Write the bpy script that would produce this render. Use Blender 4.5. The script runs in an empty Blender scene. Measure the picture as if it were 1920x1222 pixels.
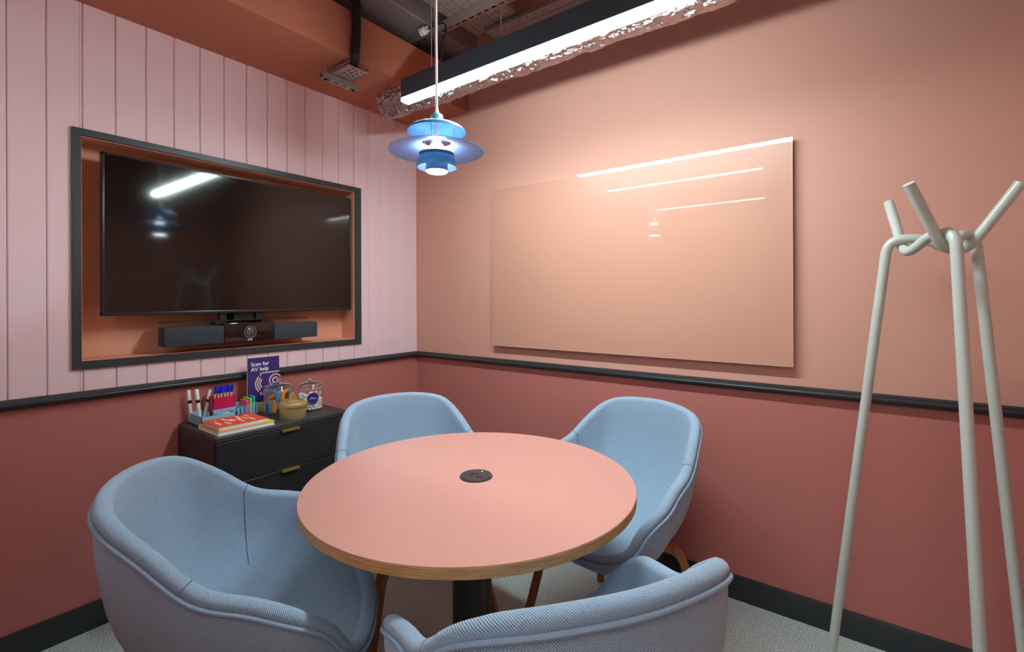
import bpy, bmesh, math, random
from mathutils import Vector, Matrix, noise
random.seed(7)
S = bpy.context.scene
COL = S.collection
PI = math.pi

# ------------------------------------------------------------------ camera
FPX = 890.384
YAW = math.radians(36.5576)
ROLL = math.radians(-0.1815)
CAMP = Vector((2.463, -2.229, 1.30))
fwd = Vector((-math.sin(YAW), math.cos(YAW), 0))
r0 = Vector((math.cos(YAW), math.sin(YAW), 0))
u0 = Vector((0, 0, 1))
rgt = r0*math.cos(ROLL) + u0*math.sin(ROLL)
upv = -r0*math.sin(ROLL) + u0*math.cos(ROLL)
cam_d = bpy.data.cameras.new('camera')
cam = bpy.data.objects.new('camera', cam_d)
COL.objects.link(cam)
cam_d.sensor_width = 36.0
cam_d.lens = FPX*36.0/1920.0
cam_d.shift_y = -(611-559.12)/1920.0
cam_d.clip_start = 0.02
m = Matrix.Identity(4)
for i in range(3):
    m[i][0] = rgt[i]; m[i][1] = upv[i]; m[i][2] = -fwd[i]; m[i][3] = CAMP[i]
cam.matrix_world = m
S.camera = cam

# ------------------------------------------------------------------ world, exposure, lamp strengths
w = bpy.data.worlds.new('world'); S.world = w
w.use_nodes = True
w.node_tree.nodes['Background'].inputs[0].default_value = (0.5, 0.5, 0.52, 1)
w.node_tree.nodes['Background'].inputs[1].default_value = 0.15
S.view_settings.view_transform = 'Standard'
S.view_settings.look = 'None'
S.view_settings.gamma = 1.0
S.view_settings.use_curve_mapping = False
S.view_settings.exposure = 0.25
LAMP_W = 138.0        # linear lamp diffuser emission
HALL_W = 20.0        # linear lamps in the corridor
PEND_W = 15.0        # pendant bulb
PDISC_W = 36.0       # pendant lower glass
FILL_W = 6.0       # added fill panels on the corridor ceiling

# ------------------------------------------------------------------ materials
def lin(c):
    c = c/255.0
    return c/12.92 if c <= 0.04045 else ((c+0.055)/1.055)**2.4
def rgb(r, g, b): return (lin(r), lin(g), lin(b), 1.0)
MATS = {}
def mat(name, col, rough=0.5, metal=0.0, spec=0.5, emit=None, estr=0.0, coat=0.0):
    m = bpy.data.materials.new(name); m.use_nodes = True
    b = m.node_tree.nodes['Principled BSDF']
    b.inputs['Base Color'].default_value = col
    b.inputs['Roughness'].default_value = rough
    b.inputs['Metallic'].default_value = metal
    b.inputs['Specular IOR Level'].default_value = spec
    b.inputs['Coat Weight'].default_value = coat
    if emit:
        b.inputs['Emission Color'].default_value = emit
        b.inputs['Emission Strength'].default_value = estr
    MATS[name] = m
    return m
def nd(m, t): return m.node_tree.nodes.new(t)
def lk(m, a, b): m.node_tree.links.new(a, b)
def bsdf(m): return m.node_tree.nodes['Principled BSDF']
def mottle(m, scale=6.0, amount=0.04, bump=0.0, bscale=200.0, stretch=None):
    """slight paint mottling in colour, fine roller texture in bump"""
    b = bsdf(m)
    tc = nd(m, 'ShaderNodeTexCoord')
    src = tc.outputs['Object']
    if stretch:
        mp = nd(m, 'ShaderNodeMapping'); mp.inputs['Scale'].default_value = stretch
        lk(m, src, mp.inputs['Vector']); src = mp.outputs['Vector']
    n = nd(m, 'ShaderNodeTexNoise'); n.inputs['Scale'].default_value = scale; n.inputs['Detail'].default_value = 5
    lk(m, src, n.inputs['Vector'])
    base = list(b.inputs['Base Color'].default_value)
    mix = nd(m, 'ShaderNodeMix'); mix.data_type = 'RGBA'
    mix.inputs[6].default_value = [c*(1-amount) for c in base[:3]]+[1]
    mix.inputs[7].default_value = [min(1, c*(1+amount)) for c in base[:3]]+[1]
    lk(m, n.outputs['Fac'], mix.inputs[0]); lk(m, mix.outputs[2], b.inputs['Base Color'])
    if bump:
        n2 = nd(m, 'ShaderNodeTexNoise'); n2.inputs['Scale'].default_value = bscale; n2.inputs['Detail'].default_value = 2
        lk(m, src, n2.inputs['Vector'])
        bp = nd(m, 'ShaderNodeBump'); bp.inputs['Strength'].default_value = bump; bp.inputs['Distance'].default_value = 0.002
        lk(m, n2.outputs['Fac'], bp.inputs['Height']); lk(m, bp.outputs['Normal'], b.inputs['Normal'])
    return m

PINK = mottle(mat('pink_paint', rgb(234, 203, 208), 0.55, spec=0.35), 3, 0.02)
PEACH = mottle(mat('peach_paint', rgb(205, 152, 135), 0.6, spec=0.3), 3, 0.02, 0.05, 350)
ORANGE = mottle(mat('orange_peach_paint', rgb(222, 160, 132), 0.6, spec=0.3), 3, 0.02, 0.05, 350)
SHADED_ORANGE = mottle(mat('shaded_orange_paint', rgb(180, 108, 82), 0.6, spec=0.3), 3, 0.02, 0.05, 350)  # bulkhead copy of the orange peach, darkened to put shade in its colour
TERRA = mottle(mat('terracotta_paint', rgb(182, 110, 102), 0.6, spec=0.3), 3, 0.02, 0.05, 350)
BLACKTRIM = mat('black_satin_trim', rgb(40, 46, 50), 0.32, spec=0.5)
FRAMEBLK = mat('charcoal_frame', rgb(50, 56, 60), 0.42, spec=0.45)
CEIL = mottle(mat('ceiling_paint', rgb(128, 104, 100), 0.8), 4, 0.08)
SLABGREY = mottle(mat('grey_duct_paint', rgb(160, 146, 146), 0.5, metal=0.35), 4, 0.06)
GALV = mottle(mat('galvanised_steel', rgb(172, 160, 156), 0.42, metal=0.55), 40, 0.12)
HALLW = mottle(mat('corridor_paint', rgb(214, 206, 200), 0.7), 3, 0.02)
BLACKPL = mat('black_plastic', rgb(24, 25, 27), 0.4)
CABLE = mat('black_cable', rgb(18, 18, 19), 0.5)
SCREEN = mat('screen_glass', rgb(12, 9, 9), 0.07, spec=0.6)
BEZEL = mat('bezel_black', rgb(34, 37, 40), 0.3)
FABBAR = mottle(mat('speaker_cloth', rgb(52, 60, 68), 0.85), 300, 0.25, 0.3, 900)
GLOSSBLK = mat('gloss_black', rgb(20, 14, 14), 0.08, spec=0.6)
CHROME = mat('chrome', rgb(215, 205, 205), 0.2, metal=0.8)
WHITE = mat('white_plastic', rgb(235, 238, 236), 0.4)
WHITEPRINT = mat('white_print', rgb(240, 240, 245), 0.6)
BRASS = mottle(mat('brass_handle', rgb(214, 186, 96), 0.32, metal=0.75), 60, 0.06)
TINM = mottle(mat('aged_brass_tin', rgb(200, 180, 126), 0.42, metal=0.6), 12, 0.12)
CREDM = mottle(mat('black_wood_laminate', rgb(41, 42, 45), 0.42, spec=0.45), 8, 0.1, stretch=(1, 1, 8))
CREDT = mottle(mat('black_laminate_top', rgb(58, 56, 56), 0.45, spec=0.45), 30, 0.1)
TABLETOP = mottle(mat('salmon_laminate', rgb(208, 150, 138), 0.32, spec=0.45), 2, 0.015)
COLUMN = mat('black_powder_coat', rgb(32, 36, 38), 0.35)
RACK = mat('warm_grey_lacquer', rgb(190, 196, 188), 0.28, spec=0.5)
SHADEB = mat('blue_lamp_paint', rgb(76, 128, 168), 0.42, spec=0.4)
SHADETEAL = mat('teal_lamp_cap', rgb(92, 176, 190), 0.45)
SHADEIN = mat('pale_blue_lamp_inner', rgb(196, 214, 240), 0.5)
LAMPBODY = mat('lamp_housing', rgb(58, 72, 80), 0.45)
LED = mat('lamp_diffuser', rgb(250, 250, 250), 0.6, emit=(0.83, 0.98, 1.0, 1), estr=LAMP_W)
LEDHALL = mat('corridor_diffuser', rgb(250, 250, 250), 0.6, emit=(0.95, 0.98, 1.0, 1), estr=HALL_W)
LEDFILL = mat('fill_panel_diffuser', rgb(250, 250, 250), 0.6, emit=(0.88, 0.98, 1.0, 1), estr=FILL_W)
BULB = mat('pendant_bulb', rgb(250, 250, 255), 0.6, emit=(0.72, 0.86, 1.0, 1), estr=PEND_W)
BULBD = mat('pendant_diffuser', rgb(250, 250, 255), 0.6, emit=(0.80, 0.90, 1.0, 1), estr=PDISC_W)
ORGB = mottle(mat('pale_blue_tray', rgb(142, 186, 214), 0.45), 10, 0.02)
MAGENTA = mat('magenta_plastic', rgb(206, 22, 84), 0.3)
PENBLUE = mat('blue_pen_cap', rgb(14, 44, 206), 0.3)
PENTAN = mat('tan_pen_barrel', rgb(224, 196, 150), 0.5)
STPINK = mat('pink_paper', rgb(240, 92, 168), 0.7)
STGREEN = mat('lime_paper', rgb(178, 220, 20), 0.7)
STCYAN = mat('cyan_paper', rgb(30, 182, 222), 0.7)
STYEL = mat('yellow_paper', rgb(240, 224, 60), 0.7)
GREENINK = mat('green_plastic', rgb(16, 140, 124), 0.4)
BOOKOR = mat('orange_cover', rgb(238, 78, 40), 0.45)
BOOKYE = mat('yellow_cover', rgb(244, 204, 18), 0.45)
PAGES = mottle(mat('page_edges', rgb(226, 228, 222), 0.8), 40, 0.05, stretch=(1, 1, 40))
NAVY = mat('navy_print', rgb(50, 34, 108), 0.5)
BEIGE = mat('beige_print', rgb(238, 200, 176), 0.6)
SNBLUE = mat('blue_wrapper', rgb(40, 150, 206), 0.3)
SNORANGE = mat('orange_wrapper', rgb(238, 140, 44), 0.3)
SNBROWN = mat('brown_wrapper', rgb(70, 40, 28), 0.35)
MINT = mat('white_mint', rgb(240, 242, 236), 0.5)
DARKFOOT = mat('dark_glide', rgb(26, 24, 22), 0.6)

# foil
FOIL = mat('aluminium_foil', rgb(196, 182, 178), 0.24, metal=1.0)
tc = nd(FOIL, 'ShaderNodeTexCoord'); n = nd(FOIL, 'ShaderNodeTexNoise')
n.inputs['Scale'].default_value = 38; n.inputs['Detail'].default_value = 8; n.inputs['Distortion'].default_value = 1.2
bp = nd(FOIL, 'ShaderNodeBump'); bp.inputs['Strength'].default_value = 0.8; bp.inputs['Distance'].default_value = 0.012
lk(FOIL, tc.outputs['Object'], n.inputs['Vector']); lk(FOIL, n.outputs['Fac'], bp.inputs['Height'])
lk(FOIL, bp.outputs['Normal'], bsdf(FOIL).inputs['Normal'])

# oak
def oakmat(name, a, b_, stretch):
    m = mat(name, a, 0.5, spec=0.4)
    tc = nd(m, 'ShaderNodeTexCoord'); mp = nd(m, 'ShaderNodeMapping'); mp.inputs['Scale'].default_value = stretch
    n = nd(m, 'ShaderNodeTexNoise'); n.inputs['Scale'].default_value = 8; n.inputs['Detail'].default_value = 8; n.inputs['Distortion'].default_value = 0.6
    r = nd(m, 'ShaderNodeValToRGB'); r.color_ramp.elements[0].position = 0.3; r.color_ramp.elements[1].position = 0.7
    r.color_ramp.elements[0].color = b_; r.color_ramp.elements[1].color = a
    lk(m, tc.outputs['Object'], mp.inputs['Vector']); lk(m, mp.outputs['Vector'], n.inputs['Vector'])
    lk(m, n.outputs['Fac'], r.inputs['Fac']); lk(m, r.outputs['Color'], bsdf(m).inputs['Base Color'])
    return m
OAK = oakmat('oiled_oak', rgb(172, 118, 68), rgb(140, 88, 46), (6, 6, 0.8))
PLY = oakmat('plywood_edge', rgb(204, 164, 112), rgb(160, 116, 70), (2, 2, 40))
BLOCKW = oakmat('pale_wood_block', rgb(212, 178, 126), rgb(190, 152, 100), (8, 1, 8))

# carpet
CARPET = mat('grey_green_carpet', rgb(150, 160, 158), 0.95, spec=0.1)
tc = nd(CARPET, 'ShaderNodeTexCoord')
n = nd(CARPET, 'ShaderNodeTexNoise'); n.inputs['Scale'].default_value = 190; n.inputs['Detail'].default_value = 3
n2 = nd(CARPET, 'ShaderNodeTexVoronoi'); n2.inputs['Scale'].default_value = 260
r = nd(CARPET, 'ShaderNodeValToRGB')
r.color_ramp.elements[0].position = 0.34; r.color_ramp.elements[0].color = rgb(138, 150, 148)
r.color_ramp.elements[1].position = 0.66; r.color_ramp.elements[1].color = rgb(222, 232, 228)
ad = nd(CARPET, 'ShaderNodeMath'); ad.operation = 'ADD'
bp = nd(CARPET, 'ShaderNodeBump'); bp.inputs['Strength'].default_value = 0.7; bp.inputs['Distance'].default_value = 0.004
lk(CARPET, tc.outputs['Object'], n.inputs['Vector']); lk(CARPET, tc.outputs['Object'], n2.inputs['Vector'])
lk(CARPET, n.outputs['Fac'], r.inputs['Fac']); lk(CARPET, r.outputs['Color'], bsdf(CARPET).inputs['Base Color'])
lk(CARPET, n.outputs['Fac'], ad.inputs[0]); lk(CARPET, n2.outputs['Distance'], ad.inputs[1])
lk(CARPET, ad.outputs[0], bp.inputs['Height']); lk(CARPET, bp.outputs['Normal'], bsdf(CARPET).inputs['Normal'])

# twill upholstery (uses the UVs of the shell, metres)
FABRIC = mat('blue_grey_twill', rgb(150, 176, 204), 0.9, spec=0.15)
bsdf(FABRIC).inputs['Sheen Weight'].default_value = 0.25
tc = nd(FABRIC, 'ShaderNodeTexCoord')
mp = nd(FABRIC, 'ShaderNodeMapping'); mp.inputs['Rotation'].default_value = (0, 0, math.radians(38))
wv = nd(FABRIC, 'ShaderNodeTexWave'); wv.inputs['Scale'].default_value = 100; wv.inputs['Distortion'].default_value = 0.6
wv.inputs['Detail'].default_value = 1
nz = nd(FABRIC, 'ShaderNodeTexNoise'); nz.inputs['Scale'].default_value = 260; nz.inputs['Detail'].default_value = 2
nb = nd(FABRIC, 'ShaderNodeTexNoise'); nb.inputs['Scale'].default_value = 9
ml = nd(FABRIC, 'ShaderNodeMix'); ml.data_type = 'FLOAT'; ml.inputs[0].default_value = 0.4
r = nd(FABRIC, 'ShaderNodeValToRGB')
r.color_ramp.elements[0].position = 0.22; r.color_ramp.elements[0].color = rgb(92, 118, 146)
r.color_ramp.elements[1].position = 0.74; r.color_ramp.elements[1].color = rgb(176, 200, 220)
bp = nd(FABRIC, 'ShaderNodeBump'); bp.inputs['Strength'].default_value = 0.45; bp.inputs['Distance'].default_value = 0.0015
lk(FABRIC, tc.outputs['UV'], mp.inputs['Vector']); lk(FABRIC, mp.outputs['Vector'], wv.inputs['Vector'])
lk(FABRIC, tc.outputs['Object'], nz.inputs['Vector'])
lk(FABRIC, wv.outputs['Fac'], ml.inputs[2]); lk(FABRIC, nz.outputs['Fac'], ml.inputs[3])
lk(FABRIC, ml.outputs[0], r.inputs['Fac']); lk(FABRIC, r.outputs['Color'], bsdf(FABRIC).inputs['Base Color'])
lk(FABRIC, ml.outputs[0], bp.inputs['Height']); lk(FABRIC, bp.outputs['Normal'], bsdf(FABRIC).inputs['Normal'])
PIPING = mottle(mat('piping_fabric', rgb(146, 170, 194), 0.9, spec=0.15), 260, 0.25)
SEAM = mat('seam_thread', rgb(88, 110, 138), 0.9, spec=0.1)

# back-painted glass board
BOARD = mat('backpainted_glass', rgb(196, 144, 123), 0.35, spec=0.3, coat=0.8)
bsdf(BOARD).inputs['Coat Roughness'].default_value = 0.015
bsdf(BOARD).inputs['Coat IOR'].default_value = 1.45
EDGE = mat('glass_edge', rgb(228, 190, 170), 0.15)

def thin_glass(name, tint, gloss=0.06, rough=0.02, extra=0.0):
    m = bpy.data.materials.new(name); m.use_nodes = True
    nt = m.node_tree; nt.nodes.clear()
    o = nt.nodes.new('ShaderNodeOutputMaterial'); t = nt.nodes.new('ShaderNodeBsdfTransparent'); g = nt.nodes.new('ShaderNodeBsdfGlossy')
    f = nt.nodes.new('ShaderNodeLayerWeight'); f.inputs['Blend'].default_value = 0.12
    a = nt.nodes.new('ShaderNodeMath'); a.operation = 'ADD'; a.inputs[1].default_value = extra
    mx = nt.nodes.new('ShaderNodeMixShader')
    t.inputs[0].default_value = tint; g.inputs['Roughness'].default_value = rough; g.inputs[0].default_value = (0.95, 1, 1, 1)
    nt.links.new(f.outputs[1], a.inputs[0]); nt.links.new(a.outputs[0], mx.inputs[0])
    nt.links.new(t.outputs[0], mx.inputs[1]); nt.links.new(g.outputs[0], mx.inputs[2]); nt.links.new(mx.outputs[0], o.inputs[0])
    return m
JARGLASS = thin_glass('jar_glass', (0.985, 0.995, 0.995, 1), extra=0.04)
LIDGLASS = thin_glass('lid_glass', (0.95, 0.98, 0.98, 1), extra=0.22)
PANE = thin_glass('partition_glass', (0.96, 0.98, 0.97, 1), extra=0.03)
FROST = mat('frosted_film', rgb(226, 222, 220), 0.6)
bsdf(FROST).inputs['Transmission Weight'].default_value = 0.6

# ------------------------------------------------------------------ mesh helpers
class MB:
    def __init__(s): s.v = []; s.f = []; s.uv = {}
    def add(s, vs, fs):
        o = len(s.v); s.v += [tuple(v) for v in vs]; s.f += [tuple(i+o for i in f) for f in fs]; return s
    def box(s, x0, x1, y0, y1, z0, z1):
        return s.add([(x0,y0,z0),(x1,y0,z0),(x1,y1,z0),(x0,y1,z0),(x0,y0,z1),(x1,y0,z1),(x1,y1,z1),(x0,y1,z1)],
                     [(0,3,2,1),(4,5,6,7),(0,1,5,4),(1,2,6,5),(2,3,7,6),(3,0,4,7)])
    def bbox(s, x0, x1, y0, y1, z0, z1, b=0.003, seg=2):
        bm = bmesh.new()
        bmesh.ops.create_cube(bm, size=1)
        for v in bm.verts:
            v.co = Vector((x0+(v.co.x+.5)*(x1-x0), y0+(v.co.y+.5)*(y1-y0), z0+(v.co.z+.5)*(z1-z0)))
        bmesh.ops.bevel(bm, geom=bm.edges[:], offset=b, segments=seg, affect='EDGES', profile=0.5)
        bm.verts.index_update()
        s.add([v.co[:] for v in bm.verts], [[v.index for v in f.verts] for f in bm.faces]); bm.free(); return s
    def lathe(s, prof, seg=32, cx=0, cy=0, cz=0, sx=1, sy=1, cap0=False, cap1=False):
        vs = []; fs = []
        for r, z in prof:
            for k in range(seg):
                a = 2*PI*k/seg; vs.append((cx+r*sx*math.cos(a), cy+r*sy*math.sin(a), cz+z))
        for i in range(len(prof)-1):
            for k in range(seg):
                k2 = (k+1) % seg
                fs.append((i*seg+k, i*seg+k2, (i+1)*seg+k2, (i+1)*seg+k))
        if cap0: fs.append(tuple(reversed(range(seg))))
        if cap1: fs.append(tuple((len(prof)-1)*seg+k for k in range(seg)))
        return s.add(vs, fs)
    def tube(s, pts, rad, seg=12, closed=False, caps=True, flat=None):
        """sweep a circle (or a rectangle: flat=(half width, half height)) along pts, parallel transport frames"""
        pts = [Vector(p) for p in pts]; n = len(pts)
        tang = []
        for i in range(n):
            a = pts[i-1] if (i > 0 or closed) else pts[i]
            b = pts[(i+1) % n] if (i < n-1 or closed) else pts[i]
            tang.append((b-a).normalized())
        up = Vector((0, 0, 1)) if abs(tang[0].z) < 0.9 else Vector((1, 0, 0))
        nrm = (up - tang[0]*up.dot(tang[0])).normalized()
        vs = []; fs = []
        for i in range(n):
            nrm = (nrm - tang[i]*nrm.dot(tang[i])).normalized()
            bi = tang[i].cross(nrm)
            rr = rad[i] if isinstance(rad, (list, tuple)) else rad
            for k in range(seg):
                a = 2*PI*k/seg
                vs.append(pts[i] + nrm*math.cos(a)*rr + bi*math.sin(a)*rr)
        for i in range(n if closed else n-1):
            i2 = (i+1) % n
            for k in range(seg):
                k2 = (k+1) % seg
                fs.append((i*seg+k, i*seg+k2, i2*seg+k2, i2*seg+k))
        if caps and not closed:
            fs.append(tuple(reversed(range(seg)))); fs.append(tuple((n-1)*seg+k for k in range(seg)))
        return s.add(vs, fs)
    def strip(s, secs):
        """closed solid from a list of equal-length section loops"""
        k = len(secs[0]); vs = [p for q in secs for p in q]; fs = []
        for i in range(len(secs)-1):
            for j in range(k):
                j2 = (j+1) % k
                fs.append((i*k+j, i*k+j2, (i+1)*k+j2, (i+1)*k+j))
        fs.append(tuple(reversed(range(k)))); fs.append(tuple((len(secs)-1)*k+j for j in range(k)))
        return s.add(vs, fs)
    def xform(s, M):
        s.v = [tuple(M @ Vector(p)) for p in s.v]; return s
    def mesh(s, name, material, smooth=True, angle=35):
        me = bpy.data.meshes.new(name); me.from_pydata(s.v, [], s.f)
        bm = bmesh.new(); bm.from_mesh(me); bmesh.ops.recalc_face_normals(bm, faces=bm.faces[:]); bm.to_mesh(me); bm.free()
        if isinstance(material, (list, tuple)):
            for q in material: me.materials.append(q)
        else: me.materials.append(material)
        if smooth:
            me.polygons.foreach_set('use_smooth', [True]*len(me.polygons))
            me.set_sharp_from_angle(angle=math.radians(angle))
        me.update(); return me
def link(name, me, parent=None):
    o = bpy.data.objects.new(name, me); COL.objects.link(o)
    if parent is not None: o.parent = parent
    return o
def obj(name, mb, material, parent=None, smooth=True, angle=35):
    return link(name, mb.mesh(name, material, smooth, angle), parent)
def thing(name, label, cat, loc=(0, 0, 0), rz=0, group=None):
    o = bpy.data.objects.new(name, None); COL.objects.link(o)
    o.empty_display_size = 0.05; o.location = loc; o.rotation_euler = (0, 0, rz)
    return tag(o, label, cat, group)
def tag(o, label, cat, group=None):
    o['label'] = label; o['category'] = cat
    if group: o['group'] = group
    return o
def struct(o, label=None, cat=None):
    o['kind'] = 'structure'
    if label: o['label'] = label
    if cat: o['category'] = cat
    return o
def copy_tree(o, parent=None):
    c = o.copy(); COL.objects.link(c); c.parent = parent
    for ch in o.children: copy_tree(ch, c)
    return c
def smoothpath(ctrl, n=8):
    P = [Vector(p) for p in ctrl]; P = [P[0]*2-P[1]] + P + [P[-1]*2-P[-2]]
    out = []
    for i in range(1, len(P)-2):
        p0, p1, p2, p3 = P[i-1:i+3]
        for k in range(n):
            t = k/n
            out.append(0.5*((2*p1)+(p2-p0)*t+(2*p0-5*p1+4*p2-p3)*t*t+(-p0+3*p1-3*p2+p3)*t**3))
    out.append(P[-2]); return out
def bezpath(ctrl, rad, n=6):
    """polyline with corners rounded by quadratic fillets of length rad"""
    P = [Vector(p) for p in ctrl]; out = [P[0]]
    for i in range(1, len(P)-1):
        a = P[i] + (P[i-1]-P[i]).normalized()*min(rad, (P[i-1]-P[i]).length*.49)
        b = P[i] + (P[i+1]-P[i]).normalized()*min(rad, (P[i+1]-P[i]).length*.49)
        for k in range(n+1):
            t = k/n; out.append(a*(1-t)**2 + P[i]*2*t*(1-t) + b*t*t)
    out.append(P[-1]); return out
def text_mb(txt, size, depth=0.0004, bold=0.0):
    cu = bpy.data.curves.new('txt', 'FONT'); cu.body = txt; cu.size = size; cu.extrude = depth; cu.offset = bold
    cu.space_line = 0.95
    o = bpy.data.objects.new('txt', cu); COL.objects.link(o)
    dg = bpy.context.evaluated_depsgraph_get(); dg.update()
    me = bpy.data.meshes.new_from_object(o.evaluated_get(dg))
    mb = MB(); mb.add([v.co[:] for v in me.vertices], [tuple(p.vertices) for p in me.polygons])
    bpy.data.objects.remove(o); bpy.data.curves.remove(cu); bpy.data.meshes.remove(me)
    return mb
def onx(px, py, x):
    d = fwd + rgt*((px-960)/FPX) + upv*((559.12-py)/FPX); return CAMP + d*((x-CAMP.x)/d.x)
def at(px, py, dep): return CAMP + (fwd + rgt*((px-960)/FPX) + upv*((559.12-py)/FPX))*dep
def depth_of(p): return (Vector(p)-CAMP).dot(fwd)
def facing_x(px, py, pz, rot=0):
    """text plane facing +x, reading along +y"""
    return Matrix.Translation((px, py, pz)) @ Matrix(((0,0,1,0),(1,0,0,0),(0,1,0,0),(0,0,0,1)))

# ================================================================== SETTING
SOF = 2.464       # underside of the bulkhead, top of the pink boards
TOP = 3.06        # slab
XR = 3.03         # wall beyond the coat rack
YB = -2.31        # glazed partition behind the viewpoint
RAILT, RAILB = 0.942, 0.905
struct(obj('floor', MB().box(-.2, XR+.1, -4.8, .1, -.1, 0), CARPET, smooth=False), 'grey green loop pile carpet floor', 'floor')
struct(obj('ceiling', MB().box(-.2, XR+.1, YB-.05, .1, TOP, TOP+.1), CEIL, smooth=False), 'dark exposed ceiling slab above the services', 'ceiling')
# right wall of the photo (y = 0)
wr = struct(obj('wall_right', MB().box(-.2, XR+.1, 0, .12, 0, TOP), PEACH, smooth=False), 'peach painted wall behind the glass writing board', 'wall')
obj('dado_panel', MB().box(0, XR, -.004, .001, .1, RAILB+.01), TERRA, wr, smooth=False)
# left wall with recess
OY0, OY1, OZ0, OZ1, OX = -1.742, -.498, 1.058, 1.943, -.125
mb = MB()
mb.box(-.2, -.010, -4.8, OY0, 0, TOP); mb.box(-.2, -.010, OY1, 0, 0, TOP)
mb.box(-.2, -.010, OY0, OY1, 0, OZ0); mb.box(-.2, -.010, OY0, OY1, OZ1, TOP); mb.box(-.2, OX-.006, OY0, OY1, OZ0, OZ1)
wl = struct(obj('wall_left', mb, PINK, smooth=False), 'pink boarded wall above a terracotta dado on the left', 'wall')
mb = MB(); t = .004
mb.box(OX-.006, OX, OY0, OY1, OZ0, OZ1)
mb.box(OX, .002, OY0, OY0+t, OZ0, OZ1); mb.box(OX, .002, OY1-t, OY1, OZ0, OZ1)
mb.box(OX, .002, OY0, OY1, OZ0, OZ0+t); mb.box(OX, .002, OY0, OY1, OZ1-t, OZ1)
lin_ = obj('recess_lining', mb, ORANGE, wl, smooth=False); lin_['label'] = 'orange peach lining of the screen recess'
obj('dado_panel', MB().box(-.012, .001, YB, 0, .1, RAILB+.01), TERRA, wl, smooth=False)
# vertical boards with V grooves
def plank_mb(y0, y1, spans):
    c = .0035; g = .0008
    mb = MB()
    for z0, z1 in spans:
        sec = [(-.012, y0+g), (-.004, y0+g), (0, y0+g+c), (0, y1-g-c), (-.004, y1-g), (-.012, y1-g)]
        mb.strip([[(x, y, z0) for x, y in sec], [(x, y, z1) for x, y in sec]])
    return mb
gr = [0.0] + [-.088-.1029*k for k in range(22)]
for i in range(len(gr)-1):
    y1, y0 = gr[i], max(gr[i+1], YB)
    if y1 <= YB: break
    full = (RAILT-.02, SOF)
    if y1 <= OY0 or y0 >= OY1 - .006:
        spans = [full]; a, b = y0, y1
        if y0 < OY1 < y1: a = OY1
        pl = obj('plank', plank_mb(a, b, spans), PINK, wl, smooth=False)
    elif y0 < OY0 < y1:
        mb = plank_mb(y0, OY0, [full]); m2 = plank_mb(OY0-.004, y1, [(RAILT-.02, OZ0), (OZ1, SOF)])
        mb.add(m2.v, m2.f); obj('plank', mb, PINK, wl, smooth=False)
    else:
        obj('plank', plank_mb(y0, y1, [(OZ1, SOF)]), PINK, wl, smooth=False)
        obj('plank', plank_mb(y0, y1, [(RAILT-.02, OZ0)]), PINK, wl, smooth=False)
# dark frame round the recess
fr = bpy.data.objects.new('trim_3', None); COL.objects.link(fr); fr.empty_display_size = .05
struct(fr, 'charcoal frame lining the edge of the screen recess', 'frame')
FO = (-1.769, -.457, 1.028, 1.970)
obj('frame_rail', MB().bbox(-.002, .012, FO[0], FO[1], OZ1-.001, FO[3], .0012, 1), FRAMEBLK, fr)
obj('frame_rail', MB().bbox(-.002, .012, FO[0], FO[1], FO[2], OZ0+.001, .0012, 1), FRAMEBLK, fr)
obj('frame_stile', MB().bbox(-.002, .012, FO[0], OY0+.001, OZ0, OZ1, .0012, 1), FRAMEBLK, fr)
obj('frame_stile', MB().bbox(-.002, .012, OY1-.001, FO[1], OZ0, OZ1, .0012, 1), FRAMEBLK, fr)
# chair rail: moulded profile (d = projection from the wall, z)
prof = [(0, RAILB), (.010, RAILB), (.012, RAILB+.005), (.019, RAILB+.007), (.0245, RAILB+.013), (.0255, RAILB+.019), (.023, RAILB+.025),
        (.016, RAILB+.028), (.0155, RAILB+.031), (.011, RAILB+.034), (.008, RAILT), (0, RAILT)]
secs = lambda f: [f(d, z) for d, z in [(q*1.45, zz) for q, zz in prof]]
struct(obj('trim_1', MB().strip([secs(lambda d, z: (d-.001, YB, z)), secs(lambda d, z: (d-.001, -d, z))]), BLACKTRIM, angle=50), 'black moulded chair rail on the boarded wall', 'trim')
struct(obj('trim_2', MB().strip([secs(lambda d, z: (d, -d+.001, z)), secs(lambda d, z: (XR-d, -d+.001, z))]), BLACKTRIM, angle=50), 'black moulded chair rail below the glass board', 'trim')
bprof = [(-.001, 0), (.015, 0), (.015, .096), (.012, .102), (-.001, .103)]
bsec = lambda f: [f(d, z) for d, z in bprof]
struct(obj('baseboard_left', MB().strip([bsec(lambda d, z: (d, YB, z)), bsec(lambda d, z: (d, -d, z))]), BLACKTRIM, angle=30), 'black baseboard under the boarded wall', 'baseboard')
struct(obj('baseboard_right', MB().strip([bsec(lambda d, z: (d, -d, z)), bsec(lambda d, z: (XR-d, -d, z))]), BLACKTRIM, angle=30), 'black baseboard under the peach wall', 'baseboard')
# bulkhead, steel duct above it
struct(obj('trim_4', MB().bbox(-.011, .478, YB, 0, SOF, 2.69, .002, 1), SHADED_ORANGE, smooth=False), 'orange peach boxed bulkhead along the top of the boarded wall', 'bulkhead')
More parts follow.
